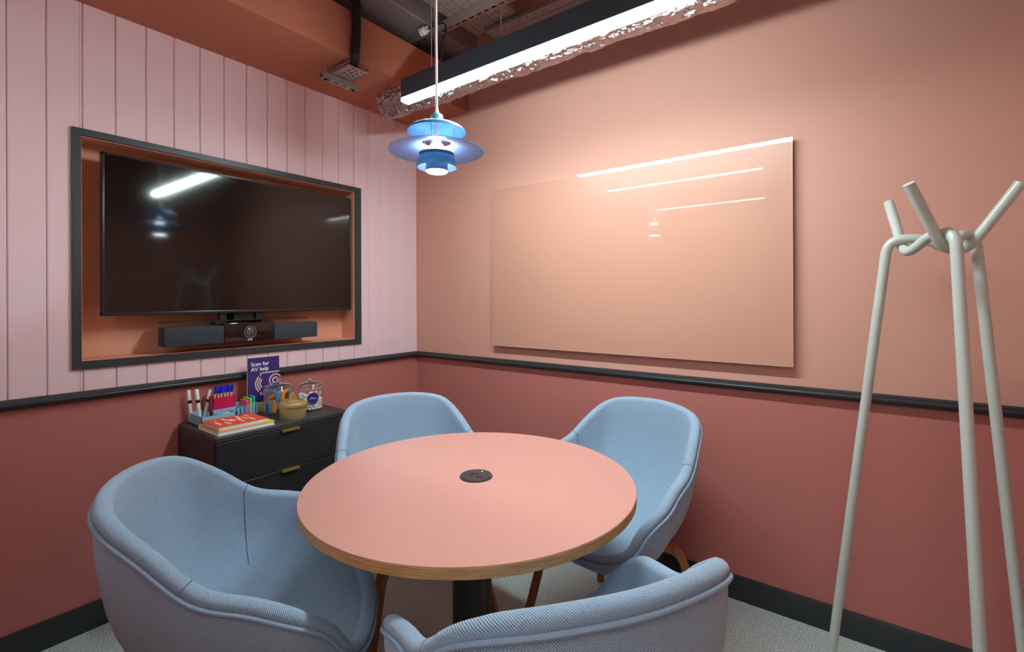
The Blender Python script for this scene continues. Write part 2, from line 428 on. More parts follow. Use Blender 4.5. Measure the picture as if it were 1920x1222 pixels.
# walls behind / beside the viewpoint, corridor
we = struct(obj('wall_end', MB().box(XR, XR+.1, -4.8, 0, 0, TOP), PEACH, smooth=False), 'peach end wall beyond the coat rack', 'wall')
obj('dado_panel', MB().box(XR-.003, XR+.001, YB, 0, .1, RAILB+.01), TERRA, we, smooth=False)
mb = MB(); mb.box(-.01, 1.82, YB-.08, YB, 0, .95); mb.box(-.01, XR, YB-.08, YB, 2.464, TOP); mb.box(2.88, XR, YB-.08, YB, 0, 2.464)
struct(obj('wall_rear', mb, TERRA, smooth=False), 'low terracotta wall under the glazed partition', 'wall')
wn = struct(obj('window_1', MB().box(1.82, 1.87, YB-.07, YB-.01, 0, 2.464), FRAMEBLK, smooth=False), 'glazed corridor partition with a frosted band', 'window')
obj('window_frame', MB().box(0, 1.82, YB-.06, YB-.02, .95, .98).box(0, 1.82, YB-.06, YB-.02, 2.434, 2.464).box(0, .03, YB-.06, YB-.02, .98, 2.434), FRAMEBLK, wn, smooth=False)
obj('pane', MB().box(.03, 1.82, YB-.045, YB-.035, 1.555, 2.434), PANE, wn, smooth=False)
obj('frosted_pane', MB().box(.03, 1.82, YB-.045, YB-.035, .98, 1.555), FROST, wn, smooth=False)
struct(obj('wall_corridor', MB().box(-.2, XR+.1, -4.9, -4.8, 0, TOP), HALLW, smooth=False), 'pale corridor wall beyond the glazed partition', 'wall')
struct(obj('ceiling_corridor', MB().box(-.2, XR+.1, -4.8, YB-.08, 2.75, 2.85), HALLW, smooth=False), 'pale corridor ceiling', 'ceiling')

# ================================================================== CEILING SERVICES
sd = thing('air_duct', 'grey rectangular metal duct running above the orange bulkhead', 'duct', (0, 0, 0))
obj('duct_body', MB().bbox(-.008, .55, YB, -.001, 2.80, 2.925, .003, 1), SLABGREY, sd)
obj('duct_flange', MB().box(-.008, .553, -1.25, -1.23, 2.797, 2.928), SLABGREY, sd, smooth=False)

def perforated(mb, x0, x1, y0, y1, z0, z1, rows, axis='x'):
    """plate with real slots; rows: list of (c0, c1, slot_len, pitch, offset) across the plate width"""
    edges = sorted(rows); cur = y0
    def bx(a0, a1, b0, b1):
        if a1-a0 < 1e-5 or b1-b0 < 1e-5: return
        if axis == 'x': mb.box(a0, a1, b0, b1, z0, z1)
        else: mb.box(b0, b1, a0, a1, z0, z1)
    for c0, c1, sl, pt, of in edges:
        bx(x0, x1, cur, c0)
        a = x0; p = x0+of
        while p+sl < x1-.003:
            bx(a, p, c0, c1); a = p+sl; p += pt
        bx(a, x1, c0, c1); cur = c1
    bx(x0, x1, cur, y1)

# slotted strut, x direction, under the duct
st = thing('strut_channel', 'long slotted steel strut channel crossing under the grey duct', 'strut')
mb = MB(); sy0, sy1 = -.392, -.351
perforated(mb, .285, 1.95, sy0, sy1, 2.758, 2.7605, [(sy0+.014, sy1-.014, .028, .05, .03)])
mb.box(.285, 1.95, sy0, sy0+.0025, 2.7605, 2.798); mb.box(.285, 1.95, sy1-.0025, sy1, 2.7605, 2.798)
obj('channel', mb, GALV, st, smooth=False)
obj('bolt', MB().lathe([(.004, -.03), (.004, 0), (.009, .0), (.009, .006), (.004, .008)], 10, .315, -.372, 2.757, cap0=True, cap1=True), BLACKPL, st)
obj('nut', MB().lathe([(.010, 0), (.010, .007)], 6, .315, -.372, 2.750, cap0=True, cap1=True), GALV, st)

def tray(name, label, x0, x1, y0, y1, z, axis, flange=.03, inst=None):
    t = thing(name, label, 'cable tray', group='perforated cable trays')
    mb = MB()
    if axis == 'y': a0, a1, b0, b1 = y0, y1, x0, x1
    else: a0, a1, b0, b1 = x0, x1, y0, y1
    w_ = b1-b0; rows = []
    k = max(3, int(round(w_/.032)))
    for i in range(k):
        c = b0 + w_*(i+.5)/k
        if i % 2 == 0: rows.append((c-.003, c+.003, .014, .05, .012))
        else: rows.append((c-.006, c+.006, .005, .0167, .010))
    perforated(mb, a0, a1, b0, b1, z, z+.002, rows, axis)
    obj('tray_base', mb, GALV, t, smooth=False)
    for s, b in ((0, b0), (1, b1)):
        mb = MB(); rr = [(z+.010, z+.016, .018, .04, .015)]
        bb0, bb1 = (b, b+.0015) if s == 0 else (b-.0015, b)
        cur = a0
        p = a0+.015
        def bx(p0, p1, zz0, zz1):
            if axis == 'y': mb.box(bb0, bb1, p0, p1, zz0, zz1)
            else: mb.box(p0, p1, bb0, bb1, zz0, zz1)
        bx(a0, a1, z+.002, z+.011)
        while p+.018 < a1:
            bx(cur, p, z+.011, z+.017); cur = p+.018; p += .04
        bx(cur, a1, z+.011, z+.017); bx(a0, a1, z+.017, z+flange)
        obj('tray_flange', mb, GALV, t, smooth=False)
    return t
tray('cable_tray', 'wide perforated cable tray resting above the strut channel', .682, 1.0, -1.6, -.165, 2.80, 'y')
tray('cable_tray', 'narrow perforated cable tray running beside the linear lamp', .785, 2.9, -.205, -.095, 2.770, 'x', .02)
cb = thing('data_cables', 'dark cables lying between the two cable trays', 'cable')
for k in range(5):
    y = -.185+.017*k
    obj('cable', MB().tube(smoothpath([(.74+.03*k, -.9, 2.8105), (.79+.03*k, -.42, 2.8105), (.83+.02*k, -.24, 2.812), (.88+.02*k, -.145+.004*k, 2.812), (1.02+.03*k, y, 2.7805), (1.3, y, 2.7795), (1.9, y, 2.7795), (2.6, y, 2.7795)], 6), .0065, 8), CABLE, cb)

# plug and cable above the lamp
pl = thing('power_plug', 'white and black cable connector hanging under the grey duct', 'plug')
px, py, pz = .46, -.425, 2.765
obj('socket', MB().xform(Matrix()).lathe([(.0, 0), (.022, 0), (.022, .03), (.017, .034), (.017, .05), (0, .05)], 16), WHITE, pl)
pl.children[0].matrix_local = Matrix.Translation((px, py, pz)) @ Matrix.Rotation(math.radians(90), 4, 'Y')
obj('plug_body', MB().lathe([(0, 0), (.019, 0), (.021, .02), (.016, .05), (.008, .058), (0, .06)], 16), BLACKPL, pl)
pl.children[1].matrix_local = Matrix.Translation((px+.05, py, pz)) @ Matrix.Rotation(math.radians(90), 4, 'Y')
d0 = depth_of((px+.11, py, pz)); d1 = depth_of((1.03, -.83, 2.258))
obj('cord', MB().tube(smoothpath([(px+.10, py, pz)] + [at(u_, v_, d0+(d1-d0)*f_) for u_, v_, f_ in ((829, 43, .02), (836, 52, .06), (835, 64, .12), (829, 76, .25), (828.5, 95, .5), (827, 115, .85))] + [(1.03, -.83, 2.2585)], 8), .0045, 10), CABLE, pl)

# cable bundle and little tray under the bulkhead
cbn = thing('cable_bundle', 'thick black cable bundle dropping over the orange bulkhead', 'cable')
for k in range(7):
    a = 2*PI*k/6; dx, dy = (0, 0) if k == 6 else (.013*math.cos(a), .013*math.sin(a))
    obj('cable', MB().tube(smoothpath([(.47+dx, -.845+dy, 2.79), (.503+dx, -.84+dy, 2.735), (.507+dx*.9, -.84+dy, 2.68), (.505+dx, -.838+dy*.95, 2.58), (.503+dx, -.842+dy, 2.50), (.495+dx, -.838+dy, 2.462), (.465+dx, -.825+dy, 2.443+.3*dx), (.40, -.80+dy, 2.449+.25*dx), (.33, -.78+dy, 2.449+.25*dx)], 6), .0085, 8), CABLE, cbn)
br = thing('tray_bracket', 'short perforated tray piece on a strut under the bulkhead', 'bracket')
mb = MB(); perforated(mb, .318, .475, -.855, -.745, 2.427, 2.429, [(-.848+.0243*i-.004, -.848+.0243*i+.004, .018, .035, .012+.012*(i % 2)) for i in range(1, 5)])
obj('tray_base', mb, GALV, br, smooth=False)
for yy in (-.855, -.7465):
    mb = MB(); mb.box(.318, .475, yy, yy+.0015, 2.429, 2.434); mb.box(.318, .475, yy, yy+.0015, 2.442, 2.452)
    x = .318
    while x < .47: mb.box(x, x+.008, yy, yy+.0015, 2.434, 2.442); x += .026
    obj('tray_flange', mb, GALV, br, smooth=False)
mb = MB(); perforated(mb, -.895, -.694, .283, .324, 2.400, 2.402, [(.297, .310, .026, .046, .02)], axis='y')
mb.box(.283, .2852, -.895, -.694, 2.402, 2.424); mb.box(.3218, .324, -.895, -.694, 2.402, 2.424)
obj('channel', mb, GALV, br, smooth=False)
for yy in (-.875, -.715):
    obj('threaded_rod', MB().tube([(.303, yy, 2.384), (.303, yy, SOF)], .004, 8), GALV, br)
    obj('nut', MB().lathe([(.009, 0), (.009, .007)], 6, .303, yy, 2.391, cap0=True, cap1=True), BLACKPL, br)

# foil duct
def foil_duct(x0, x1, y, z, r):
    mb = MB(); NX, NS = 620, 64; vs = []; fs = []
    for i in range(NX+1):
        x = x0+(x1-x0)*i/NX
        for k in range(NS):
            a = 2*PI*k/NS
            p = Vector((x*9, math.cos(a)*1.6, math.sin(a)*1.6))
            d = .010*noise.noise(p)+.007*noise.noise(p*2.7)+.005*abs(noise.noise(p*6.1))+.0045*abs(noise.noise(p*13.0))
            e = 1-.12*max(0, 1-(i/NX)*40)
            rr = r*e+d
            vs.append((x+.006*noise.noise(p*3.3), y+rr*math.cos(a), z+rr*math.sin(a)))
    for i in range(NX):
        for k in range(NS):
            k2 = (k+1) % NS; fs.append((i*NS+k, i*NS+k2, (i+1)*NS+k2, (i+1)*NS+k))
    fs.append(tuple(reversed(range(NS)))); fs.append(tuple(NX*NS+k for k in range(NS)))
    return mb.add(vs, fs)
fd = thing('foil_duct', 'crumpled silver foil ventilation hose behind the linear lamp', 'duct')
obj('foil_sleeve', foil_duct(.43, XR-.012, -.60, 2.325, .074), FOIL, fd, angle=14)
for x in (1.2, 1.9, 2.8):
    obj('hanger_wire', MB().tube([(x, -.60, 2.385), (x, -.60, TOP)], .0015, 6), GALV, fd)

# linear lamp
LX0, LX1, LY0, LY1, LZ = .84, 2.22, -.851, -.808, 2.16
ll = thing('linear_pendant_lamp', 'long dark linear lamp with a bright white strip below the ceiling', 'lamp')
obj('lamp_housing', MB().bbox(LX0, LX1, LY0, LY1, LZ+.016, LZ+.098, .0015, 1), LAMPBODY, ll)
obj('diffuser', MB().bbox(LX0+.001, LX1-.001, LY0+.0012, LY1-.0012, LZ, LZ+.016, .001, 1), LED, ll)
for x in (1.01, 2.10):
    obj('suspension_wire', MB().tube([(x, -.83, LZ+.097), (x, -.83, TOP)], .0015, 6), WHITE, ll)
# corridor lamps seen through the partition
for k, y in enumerate((-2.80, -4.28)):
    cl = thing('corridor_lamp', ('linear corridor lamp nearest the glazed partition', 'linear corridor lamp far from the glazed partition')[k], 'lamp', group='corridor lamps')
    obj('lamp_housing', MB().box(.15, 1.70-.2*k, y-.025, y+.025, 2.512, 2.58), LAMPBODY, cl, smooth=False)
    obj('diffuser', MB().box(.15, 1.70-.2*k, y-.016, y+.016, 2.50, 2.512), LEDHALL, cl, smooth=False)
    for x in (.4, 1.3): obj('suspension_wire', MB().tube([(x, y, 2.58), (x, y, 2.75)], .0015, 6), WHITE, cl)

for k, (x, y) in enumerate(((2.55, -2.95), (2.55, -4.0))):  # added panels out of view, fill light for the room through the doorway
    cp = thing('fill_panel', ('added square fill light panel on the corridor ceiling just outside the doorway', 'added square fill light panel on the corridor ceiling far from the doorway')[k], 'lamp', group='added corridor fill panels')
    obj('panel_frame', MB().box(x-.41, x+.41, y-.41, y+.41, 2.738, 2.751), WHITE, cp, smooth=False)
    obj('diffuser', MB().box(x-.39, x+.39, y-.39, y+.39, 2.732, 2.739), LEDFILL, cp, smooth=False)

# ================================================================== BIG FURNITURE
# ---- round table
TC = (1.474, -1.11)
tb = thing('round_table', 'round salmon topped meeting table with plywood edge and black column', 'table', (TC[0], TC[1], 0))
R = .5
obj('tabletop', MB().lathe([(0, .7385), (R-.002, .7385), (R-.0012, .7400), (0, .7400)], 128), TABLETOP, tb)
obj('edge_band', MB().lathe([(0, .712), (R-.002, .712), (R, .714), (R, .7375), (R-.001, .7386), (0, .7386)], 128), PLY, tb)
obj('column', MB().lathe([(0, .03), (.061, .03), (.061, .70), (.066, .702), (.066, .708), (0, .708)], 48), COLUMN, tb)
obj('top_plate', MB().lathe([(0, .704), (.20, .704), (.20, .712), (0, .712)], 48), COLUMN, tb)
obj('base_plate', MB().lathe([(0, 0), (.265, 0), (.27, .004), (.268, .010), (.08, .03), (0, .03)], 64), COLUMN, tb)
pw = obj('power_outlet', MB().lathe([(0, .7398), (.052, .7398), (.052, .742), (.049, .7455), (.046, .7462), (.0445, .7448), (.0, .7448)], 48, .007, .013), mat('outlet_plastic', rgb(58, 56, 62), 0.28), tb)
pw['label'] = 'dark round power outlet set into the tabletop'
dk = MATS['black_plastic']
for (dx, dy, w_, h_) in ((-.016, .004, .006, .0035), (-.004, .010, .006, .0035), (-.012, -.008, .0035, .0065), (.018, -.006, .012, .004)):
    obj('socket_hole', MB().box(.007+dx-w_, .007+dx+w_, .013+dy-h_, .013+dy+h_, .7446, .7453), dk, pw, smooth=False)
obj('indicator', MB().lathe([(0, .7448), (.003, .7448), (.002, .7462), (0, .7464)], 10, .003, .047), WHITE, pw)

# ---- upholstered tub chairs
RIM = [(0.0, -0.296, 0.852), (0.134, -0.274, 0.845), (0.215, -0.226, 0.822), (0.254, -0.142, 0.761), (0.281, -0.048, 0.682), (0.299, 0.059, 0.65),
       (0.314, 0.146, 0.617), (0.281, 0.208, 0.554), (0.248, 0.246, 0.481), (0.158, 0.28, 0.447), (0.0, 0.3, 0.447)]
def rim_loop(n=8):
    P = [Vector(p) for p in RIM]; P += [Vector((-p.x, p.y, p.z)) for p in P[1:-1][::-1]]
    N = len(P); out = []
    for i in range(N):
        p0, p1, p2, p3 = P[i-1], P[i], P[(i+1) % N], P[(i+2) % N]
        for k in range(n):
            t = k/n
            out.append(0.5*((2*p1)+(p2-p0)*t+(2*p0-5*p1+4*p2-p3)*t*t+(-p0+3*p1-3*p2+p3)*t**3))
    for _ in range(3):
        out = [(out[i-1]+out[i]*2+out[(i+1) % len(out)])/4 for i in range(len(out))]
    return out
LOOP = rim_loop()
NL = len(LOOP)
SEATC = Vector((0, .03, .435)); UNDC = Vector((0, .01, .372))
def bez(a, b, c, d, t): return a*(1-t)**3 + b*3*t*(1-t)**2 + c*3*t*t*(1-t) + d*t**3
HW = .019
def rim_frame(i):
    t = (LOOP[(i+1) % NL]-LOOP[i-1]).normalized()
    n = t.cross(Vector((0, 0, 1))).normalized()
    if n.dot(Vector((LOOP[i].x, LOOP[i].y-.02, 0))) < 0: n = -n
    b = n.cross(t); b = b if b.z > 0 else -b
    return t, n, b.normalized()
def profile(i):
    P = LOOP[i]; t, n, b = rim_frame(i)
    k = max(0, min(1, (P.z-.46)/.2))          # 0 at the front edge, 1 along arms and back
    D = P - n*HW - b*.004
    plan = Vector((D.x, D.y-SEATC.y, 0))
    B = SEATC + plan*(.62+.16*k) + Vector((0, 0, -.012*k))
    Cc = Vector((D.x*(.985), SEATC.y+(D.y-SEATC.y)*.985, SEATC.z+(D.z-SEATC.z)*(.05+.33*k))) - b*.0
    if k < 1: Cc = Cc*k + (SEATC + plan*.9 + Vector((0, 0, .016)))*(1-k)
    pts = [bez(SEATC, B, Cc, D, q) for q in [j/15 for j in range(16)]]
    for a in (155, 125, 95, 65, 35, 8):
        an = math.radians(a); pts.append(P + n*HW*math.cos(an) + b*(HW*.85*math.sin(an) - .004))
    E_ = P + n*HW - b*.012
    pts.append(P + n*(HW-.003) - b*.010)
    pl2 = Vector((E_.x, E_.y-UNDC.y, 0))
    Cx = Vector((UNDC.x+pl2.x*(.97), UNDC.y+pl2.y*.97, UNDC.z+(E_.z-UNDC.z)*.40))
    Bx = UNDC + pl2*.80 + Vector((0, 0, -.014))
    if k < 1:
        Cx = Cx*k + (UNDC + pl2*1.0 + Vector((0, 0, .012)))*(1-k)
    pts += [bez(E_, Cx, Bx, UNDC, q) for q in [j/14 for j in range(1, 15)]]
    return pts
def chair_shell():
    cols = [profile(i) for i in range(NL)]; M = len(cols[0])
    vs = [p for c in cols for p in c]; fs = []; uvs = []
    arc = [0.0]
    for i in range(NL): arc.append(arc[-1]+(LOOP[(i+1) % NL]-LOOP[i]).length)
    for i in range(NL):
        i2 = (i+1) % NL
        for j in range(M-1):
            fs.append((i*M+j, i*M+j+1, i2*M+j+1, i2*M+j))
    me = bpy.data.meshes.new('shell'); me.from_pydata([v[:] for v in vs], [], fs)
    uvl = me.uv_layers.new(name='UVMap')
    ln = []
    for c in cols:
        a = [0.0]
        for j in range(1, M): a.append(a[-1]+(c[j]-c[j-1]).length)
        ln.append(a)
    for p in me.polygons:
        planar = all(vi % M < 22 for vi in p.vertices) and max(me.vertices[vi].co.z for vi in p.vertices) < .47
        for li, vi in zip(p.loop_indices, p.vertices):
            i, j = divmod(vi, M)
            co = me.vertices[vi].co
            if planar: uv = (co.x, co.y)
            else:
                ii = i
                if (max(p.vertices)//M - min(p.vertices)//M) > 1 and i == 0: ii = NL
                uv = (arc[ii], ln[i][j])
            uvl.data[li].uv = uv
    bm = bmesh.new(); bm.from_mesh(me)
    bmesh.ops.remove_doubles(bm, verts=bm.verts[:], dist=1e-5)
    bmesh.ops.recalc_face_normals(bm, faces=bm.faces[:]); bm.to_mesh(me); bm.free()
    me.materials.append(FABRIC); me.polygons.foreach_set('use_smooth', [True]*len(me.polygons)); me.update()
    return me, cols
SHELL, COLS = chair_shell()
def make_chair():
    t = thing('tub_chair', '', 'chair')
    sh = link('shell', SHELL, t); sh['label'] = 'blue grey twill upholstered tub seat'
    pts = []
    for i in range(NL):
        P = LOOP[i]; tt, n, b = rim_frame(i); pts.append(P + n*(HW+.001) - b*.014)
    obj('piping', MB().tube(pts, .0048, 8, closed=True), PIPING, sh)
    for s in (1, -1):                                  # stitched seams where back meets arm, inside
        i = int(round(3.75*8)) if s == 1 else NL-int(round(3.75*8))
        c = COLS[i]; pth = [c[j] + (Vector((0, 0, .0006)) if j < 8 else Vector((-.0006*s, 0, 0))) for j in range(7, 22)]
        obj('seam', MB().tube(pth, .0013, 6), SEAM, sh)
    obj('mount', MB().bbox(-.11, .11, -.11, .13, .345, .366, .004, 2), BLACKPL, t)
    for sx in (1, -1):
        for sy in (1, -1):
            yo = .01
            pth = bezpath([(.03*sx, yo+.03*sy, .349), (.185*sx, yo+.175*sy, .345), (.252*sx, yo+.225*sy, 0.006)], .07, 7)
            mb = MB(); secs_ = []
            d = Vector((sx*.74, sy*.67, 0)).normalized(); side = Vector((-d.y, d.x, 0))
            for q, p in enumerate(pth):
                a = pth[max(0, q-1)]; b_ = pth[min(len(pth)-1, q+1)]; tg = (b_-a).normalized(); nn = side.cross(tg).normalized()
                f = q/(len(pth)-1); hw = .0200*(1-f)+.0145*f; hh = .0135
                secs_.append([p+side*hw+nn*hh, p+side*(hw-.004)+nn*(hh+.003), p-side*(hw-.004)+nn*(hh+.003), p-side*hw+nn*hh, p-side*hw-nn*hh, p-side*(hw-.004)-nn*(hh+.003), p+side*(hw-.004)-nn*(hh+.003), p+side*hw-nn*hh])
            mb.strip(secs_)
            lg = obj('leg', mb, OAK, t, angle=40)
            obj('foot_glide', MB().lathe([(0, 0), (.010, 0), (.010, .008), (0, .008)], 10, .252*sx, yo+.225*sy, 0), DARKFOOT, lg)
    return t
chair0 = make_chair()
spots = [(1.142, -1.621, -35.278, 'blue grey tub chair at the left of the table nearest the boarded wall foreground'),
         (0.990, -0.907, -113.084, 'blue grey tub chair between the table and the black drawer chest by the corner'),
         (1.673, -0.501, -194.384, 'blue grey tub chair behind the table under the glass board'),
         (1.946, -1.386, 57.457, 'blue grey tub chair closest to the viewer with its back turned')]
for i, (x, y, a, lab) in enumerate(spots):
    c = chair0 if i == 0 else copy_tree(chair0)
    c.location = (x, y, 0); c.rotation_euler = (0, 0, math.radians(a)); c['label'] = lab; c['group'] = 'tub chairs around the table'

# ---- chest of drawers
CX1, CY0, CY1, CZ = .405, -1.420, -.820, .748
ch = thing('drawer_chest', 'black chest of drawers with brass tab handles against the boarded wall', 'cabinet', (.2, -1.12, 0))
def rel(o): o.location = (-.2, 1.12, 0); return o
rel(obj('carcass', MB().box(.018, CX1-.02, CY0, CY0+.018, .0, CZ-.02).box(.018, CX1-.02, CY1-.018, CY1, .0, CZ-.02).box(.018, .026, CY0, CY1, .02, CZ-.02).box(.018, CX1-.02, CY0, CY1, .012, .03), CREDM, ch, smooth=False))
rel(obj('top_panel', MB().bbox(.017, CX1, CY0-.001, CY1+.001, CZ-.02, CZ, .0015, 1), CREDT, ch))
for k in range(4):
    z1 = .7245-.1775*k; z0 = max(.02, z1-.174)
    dr = rel(obj('drawer_front', MB().bbox(CX1-.02, CX1-.001, CY0+.003, CY1-.003, z0, z1, .0012, 1), CREDM, ch))
    mb = MB().bbox(CX1-.004, CX1+.014, -1.159, -1.079, z1-.001, z1+.0012, .0004, 1)
    mb.bbox(CX1+.012, CX1+.014, -1.159, -1.079, z1-.009, z1+.0012, .0004, 1)
    obj('handle', mb, BRASS, dr)

# ---- coat rack: three bent tubes knotted together
RC = Vector((2.633, -.378, 0))
ed = {k: Vector((v[0], v[1], 0)).normalized() for k, v in dict(L=(-.153, .058), M=(.037, -.152), R=(.117, .094)).items()}
ck = thing('coat_rack', 'pale grey coat rack of three knotted bent tubes standing at the right', 'coat rack', RC)
def rack_tube(a, b):
    ea, eb = ed[a], ed[b]; h = (eb-ea).normalized(); Z = Vector((0, 0, 1))
    foot = ea*.29 + Z*.004
    knee = ea*.118 + Z*1.478
    tip = eb*-.03 + h*.20 + Z*1.61
    low = eb*.058 + h*.026 + Z*1.436
    mid = (ea*.085+eb*.075)*.55 + Z*1.470
    path = bezpath([foot, knee - Z*0 , ea*.088 + h*.055 + Z*1.480, eb*.080 - h*.035 + Z*1.440, low, tip], .045, 8)
    return MB().tube(path, .014, 18)
for a, b in (('M', 'L'), ('R', 'M'), ('L', 'R')):
    tt = obj('bent_tube', rack_tube(a, b), RACK, ck, angle=60)
    q = ed[a]*.29
    obj('foot_cap', MB().lathe([(0, 0), (.0155, 0), (.0155, .012), (0, .012)], 16, q.x, q.y, 0), DARKFOOT, tt)

# ================================================================== WALL THINGS
# ---- television
tv = thing('television', 'large black wall mounted television in the framed recess', 'television')
TX = -.012; TY0, TY1, TZ0, TZ1 = -1.6745, -.514, 1.2335, 1.9005
obj('tv_body', MB().bbox(TX-.045, TX-.003, TY0+.004, TY1-.004, TZ0+.004, TZ1-.004, .006, 2), BLACKPL, tv)
b = .0095; bb = .014
mb = MB(); mb.bbox(TX-.03, TX, TY0, TY1, TZ1-b, TZ1, .002, 2); mb.bbox(TX-.03, TX+.001, TY0, TY1, TZ0, TZ0+bb, .003, 2)
mb.bbox(TX-.03, TX, TY0, TY0+b, TZ0, TZ1, .002, 2); mb.bbox(TX-.03, TX, TY1-b, TY1, TZ0, TZ1, .002, 2)
obj('bezel', mb, BEZEL, tv)
obj('screen', MB().box(TX-.004, TX-.002, TY0+b, TY1-b, TZ0+bb, TZ1-b), SCREEN, tv, smooth=False)
obj('wall_mount', MB().box(OX+.001, TX-.044, -1.30, -.90, 1.40, 1.75), BLACKPL, tv, smooth=False)
# ---- conference bar
BX0, BX1 = -.045, .045
def bary(px):    # front face plane x = BX1
    d = fwd + rgt*((px-960)/FPX); t = (BX1-CAMP.x)/d.x; return CAMP.y+d.y*t
by = [bary(308.5), bary(420), bary(514), bary(595)]
vb = thing('conference_bar', 'black video conference soundbar with a round camera below the television', 'soundbar')
BZ0, BZ1 = 1.094, 1.176
obj('speaker_wing', MB().bbox(BX0+.01, BX1, by[0], by[1], BZ0, BZ1, .003, 2), FABBAR, vb)
obj('speaker_wing', MB().bbox(BX0+.01, BX1, by[2], by[3], BZ0, BZ1, .003, 2), FABBAR, vb)
obj('camera_housing', MB().bbox(BX0, BX1-.0005, by[1]+.0005, by[2]-.0005, BZ0-.002, BZ1+.012, .005, 3), GLOSSBLK, vb)
lc = (by[1]+by[2])/2
def discx(prof, y, z, x): return MB().lathe(prof, 40).xform(Matrix.Translation((x, y, z)) @ Matrix.Rotation(math.radians(90), 4, 'Y'))
obj('lens_ring', discx([(.0265, -.002), (.0265, .002), (.0285, .002), (.0285, -.002), (.0265, -.002)], lc, 1.140, BX1), CHROME, vb)
obj('lens', discx([(0, -.003), (.0205, -.003), (.0205, .001), (.015, .0035), (.008, .005), (0, .0055)], lc, 1.140, BX1), mat('lens_glass', rgb(90, 80, 82), 0.25), vb)
tm = text_mb('poly', .013, .0003, .0002).xform(facing_x(BX1+.0002, lc-.011, 1.100)); obj('logo_print', tm, WHITEPRINT, vb, smooth=False)
mb = MB().box(-.06, .0, by[0]+.005, by[3]-.03, 1.196, 1.200)
obj('bracket_shelf', mb, BLACKPL, vb, smooth=False)
for y in (by[1]+.01, by[2]-.055):
    obj('bracket_arm', MB().box(-.045, -.028, y, y+.03, 1.2, 1.2332), BLACKPL, vb, smooth=False)
for y0_, y1_ in ((by[1]-.02, by[1]+.02), (by[2]-.04, by[2]-.01)):
    obj('bracket_block', MB().box(-.05, .0, y0_, y1_, 1.178, 1.197), BLACKPL, vb, smooth=False)
obj('bracket_plate', MB().box(OX+.001, -.044, -1.16, -1.04, 1.12, 1.23), BLACKPL, vb, smooth=False)
# ---- glass writing board
gb = thing('glass_board', 'large peach back painted glass writing board on the right wall', 'writing board')
GX0, GX1, GZ0, GZ1, GY = .695, 2.233, 1.0225, 1.941, -.034
obj('glass_panel', MB().box(GX0, GX1, GY, GY+.008, GZ0, GZ1), BOARD, gb, smooth=False)
t = .0015
obj('glass_edge', MB().box(GX0-t, GX0, GY, GY+.008, GZ0-t, GZ1+t).box(GX1, GX1+t, GY, GY+.008, GZ0-t, GZ1+t).box(GX0, GX1, GY, GY+.008, GZ0-t, GZ0).box(GX0, GX1, GY, GY+.008, GZ1, GZ1+t), EDGE, gb, smooth=False)
for x in (GX0+.12, GX1-.12):
    for z in (GZ0+.12, GZ1-.12):
        obj('spacer', MB().lathe([(0, 0), (.025, 0), (.025, .0252), (0, .0252)], 20).xform(Matrix.Translation((x, -.0006, z)) @ Matrix.Rotation(math.radians(90), 4, 'X')), CHROME, gb)

# ---- blue pendant lamp
PX, PY, PZ = 1.2925, -1.079, 1.730
pd = thing('pendant_lamp', 'small pale blue layered pendant lamp hanging over the table', 'lamp', (PX, PY, PZ))
def shell_prof(outer, th=.0012):
    inner = [(max(r-th*.6, 0), z-th) for r, z in outer][::-1]
    return outer + inner + [outer[0]]
def lerp_shell(pts, n=6): return [(p.x, p.z) for p in smoothpath([(r, 0, z) for r, z in pts], n)]
# lower deep shade, bell like
obj('lower_shade', MB().lathe(shell_prof(lerp_shell([(.0680, .0165), (.0665, .026), (.0625, .042), (.0575, .052), (.056, .055)])), 64), mat('mid_blue_lamp_paint', rgb(72, 164, 212), 0.42), pd)
obj('lower_shade_lining', MB().lathe(lerp_shell([(.0664, .0172), (.0652, .026), (.0612, .042), (.0562, .052), (.0548, .055)]), 64), SHADEIN, pd)
obj('lower_ring', MB().lathe(shell_prof(lerp_shell([(.056, .055), (.0585, .059), (.060, .063)])), 64), SHADEB, pd)
# bulb tube and glowing disc
obj('inner_tube', MB().lathe([(.0372, .004), (.0372, .050), (.0365, .050), (.0365, .004), (.0372, .004)], 48), SHADEB, pd)
obj('diffuser', MB().lathe([(0, 0), (.033, .0), (.0363, .003), (.0363, .012), (0, .012)], 48), BULBD, pd)
obj('bulb', MB().lathe(lerp_shell([(0.001, .052), (.018, .056), (.026, .072), (.024, .090), (.014, .102), (.012, .115), (.001, .116)], 4), 24), BULB, pd)
# wide middle shade: shallow cone with open collar
obj('middle_shade', MB().lathe(shell_prof(lerp_shell([(.1615, .072), (.150, .0745), (.12, .081), (.08, .0905), (.055, .097), (.050, .104)])), 96), mat('lilac_blue_lamp_paint', rgb(152, 178, 222), 0.45), pd)
# upper dome
obj('upper_shade', MB().lathe(shell_prof(lerp_shell([(.0990, .1375), (.0965, .1425), (.088, .150), (.066, .160), (.038, .168), (.020, .171)])), 80), SHADEB, pd)
obj('socket_cap', MB().lathe([(0, .168), (.0215, .168), (.0215, .193), (.0195, .196), (0, .196)], 32), SHADETEAL, pd)
obj('lamp_holder', MB().lathe([(0, .112), (.010, .112), (.012, .17), (0, .17)], 20), WHITE, pd)
obj('cord_grip', MB().lathe([(.0095, .196), (.0095, .203), (.007, .206), (.0055, .218), (.003, .222)], 16), WHITE, pd)
for k in range(3):
    a = math.radians(-62+120*k); q = Vector((math.cos(a), math.sin(a), 0))
    obj('strut', MB().tube([q*.0600+Vector((0, 0, .060)), q*.0600+Vector((0, 0, .166))], .0016, 8), CHROME, pd)
obj('cord', MB().tube([(0, 0, .215), (-.002, 0, .6), (-.003, 0, TOP-PZ)], .0042, 10), WHITE, pd)

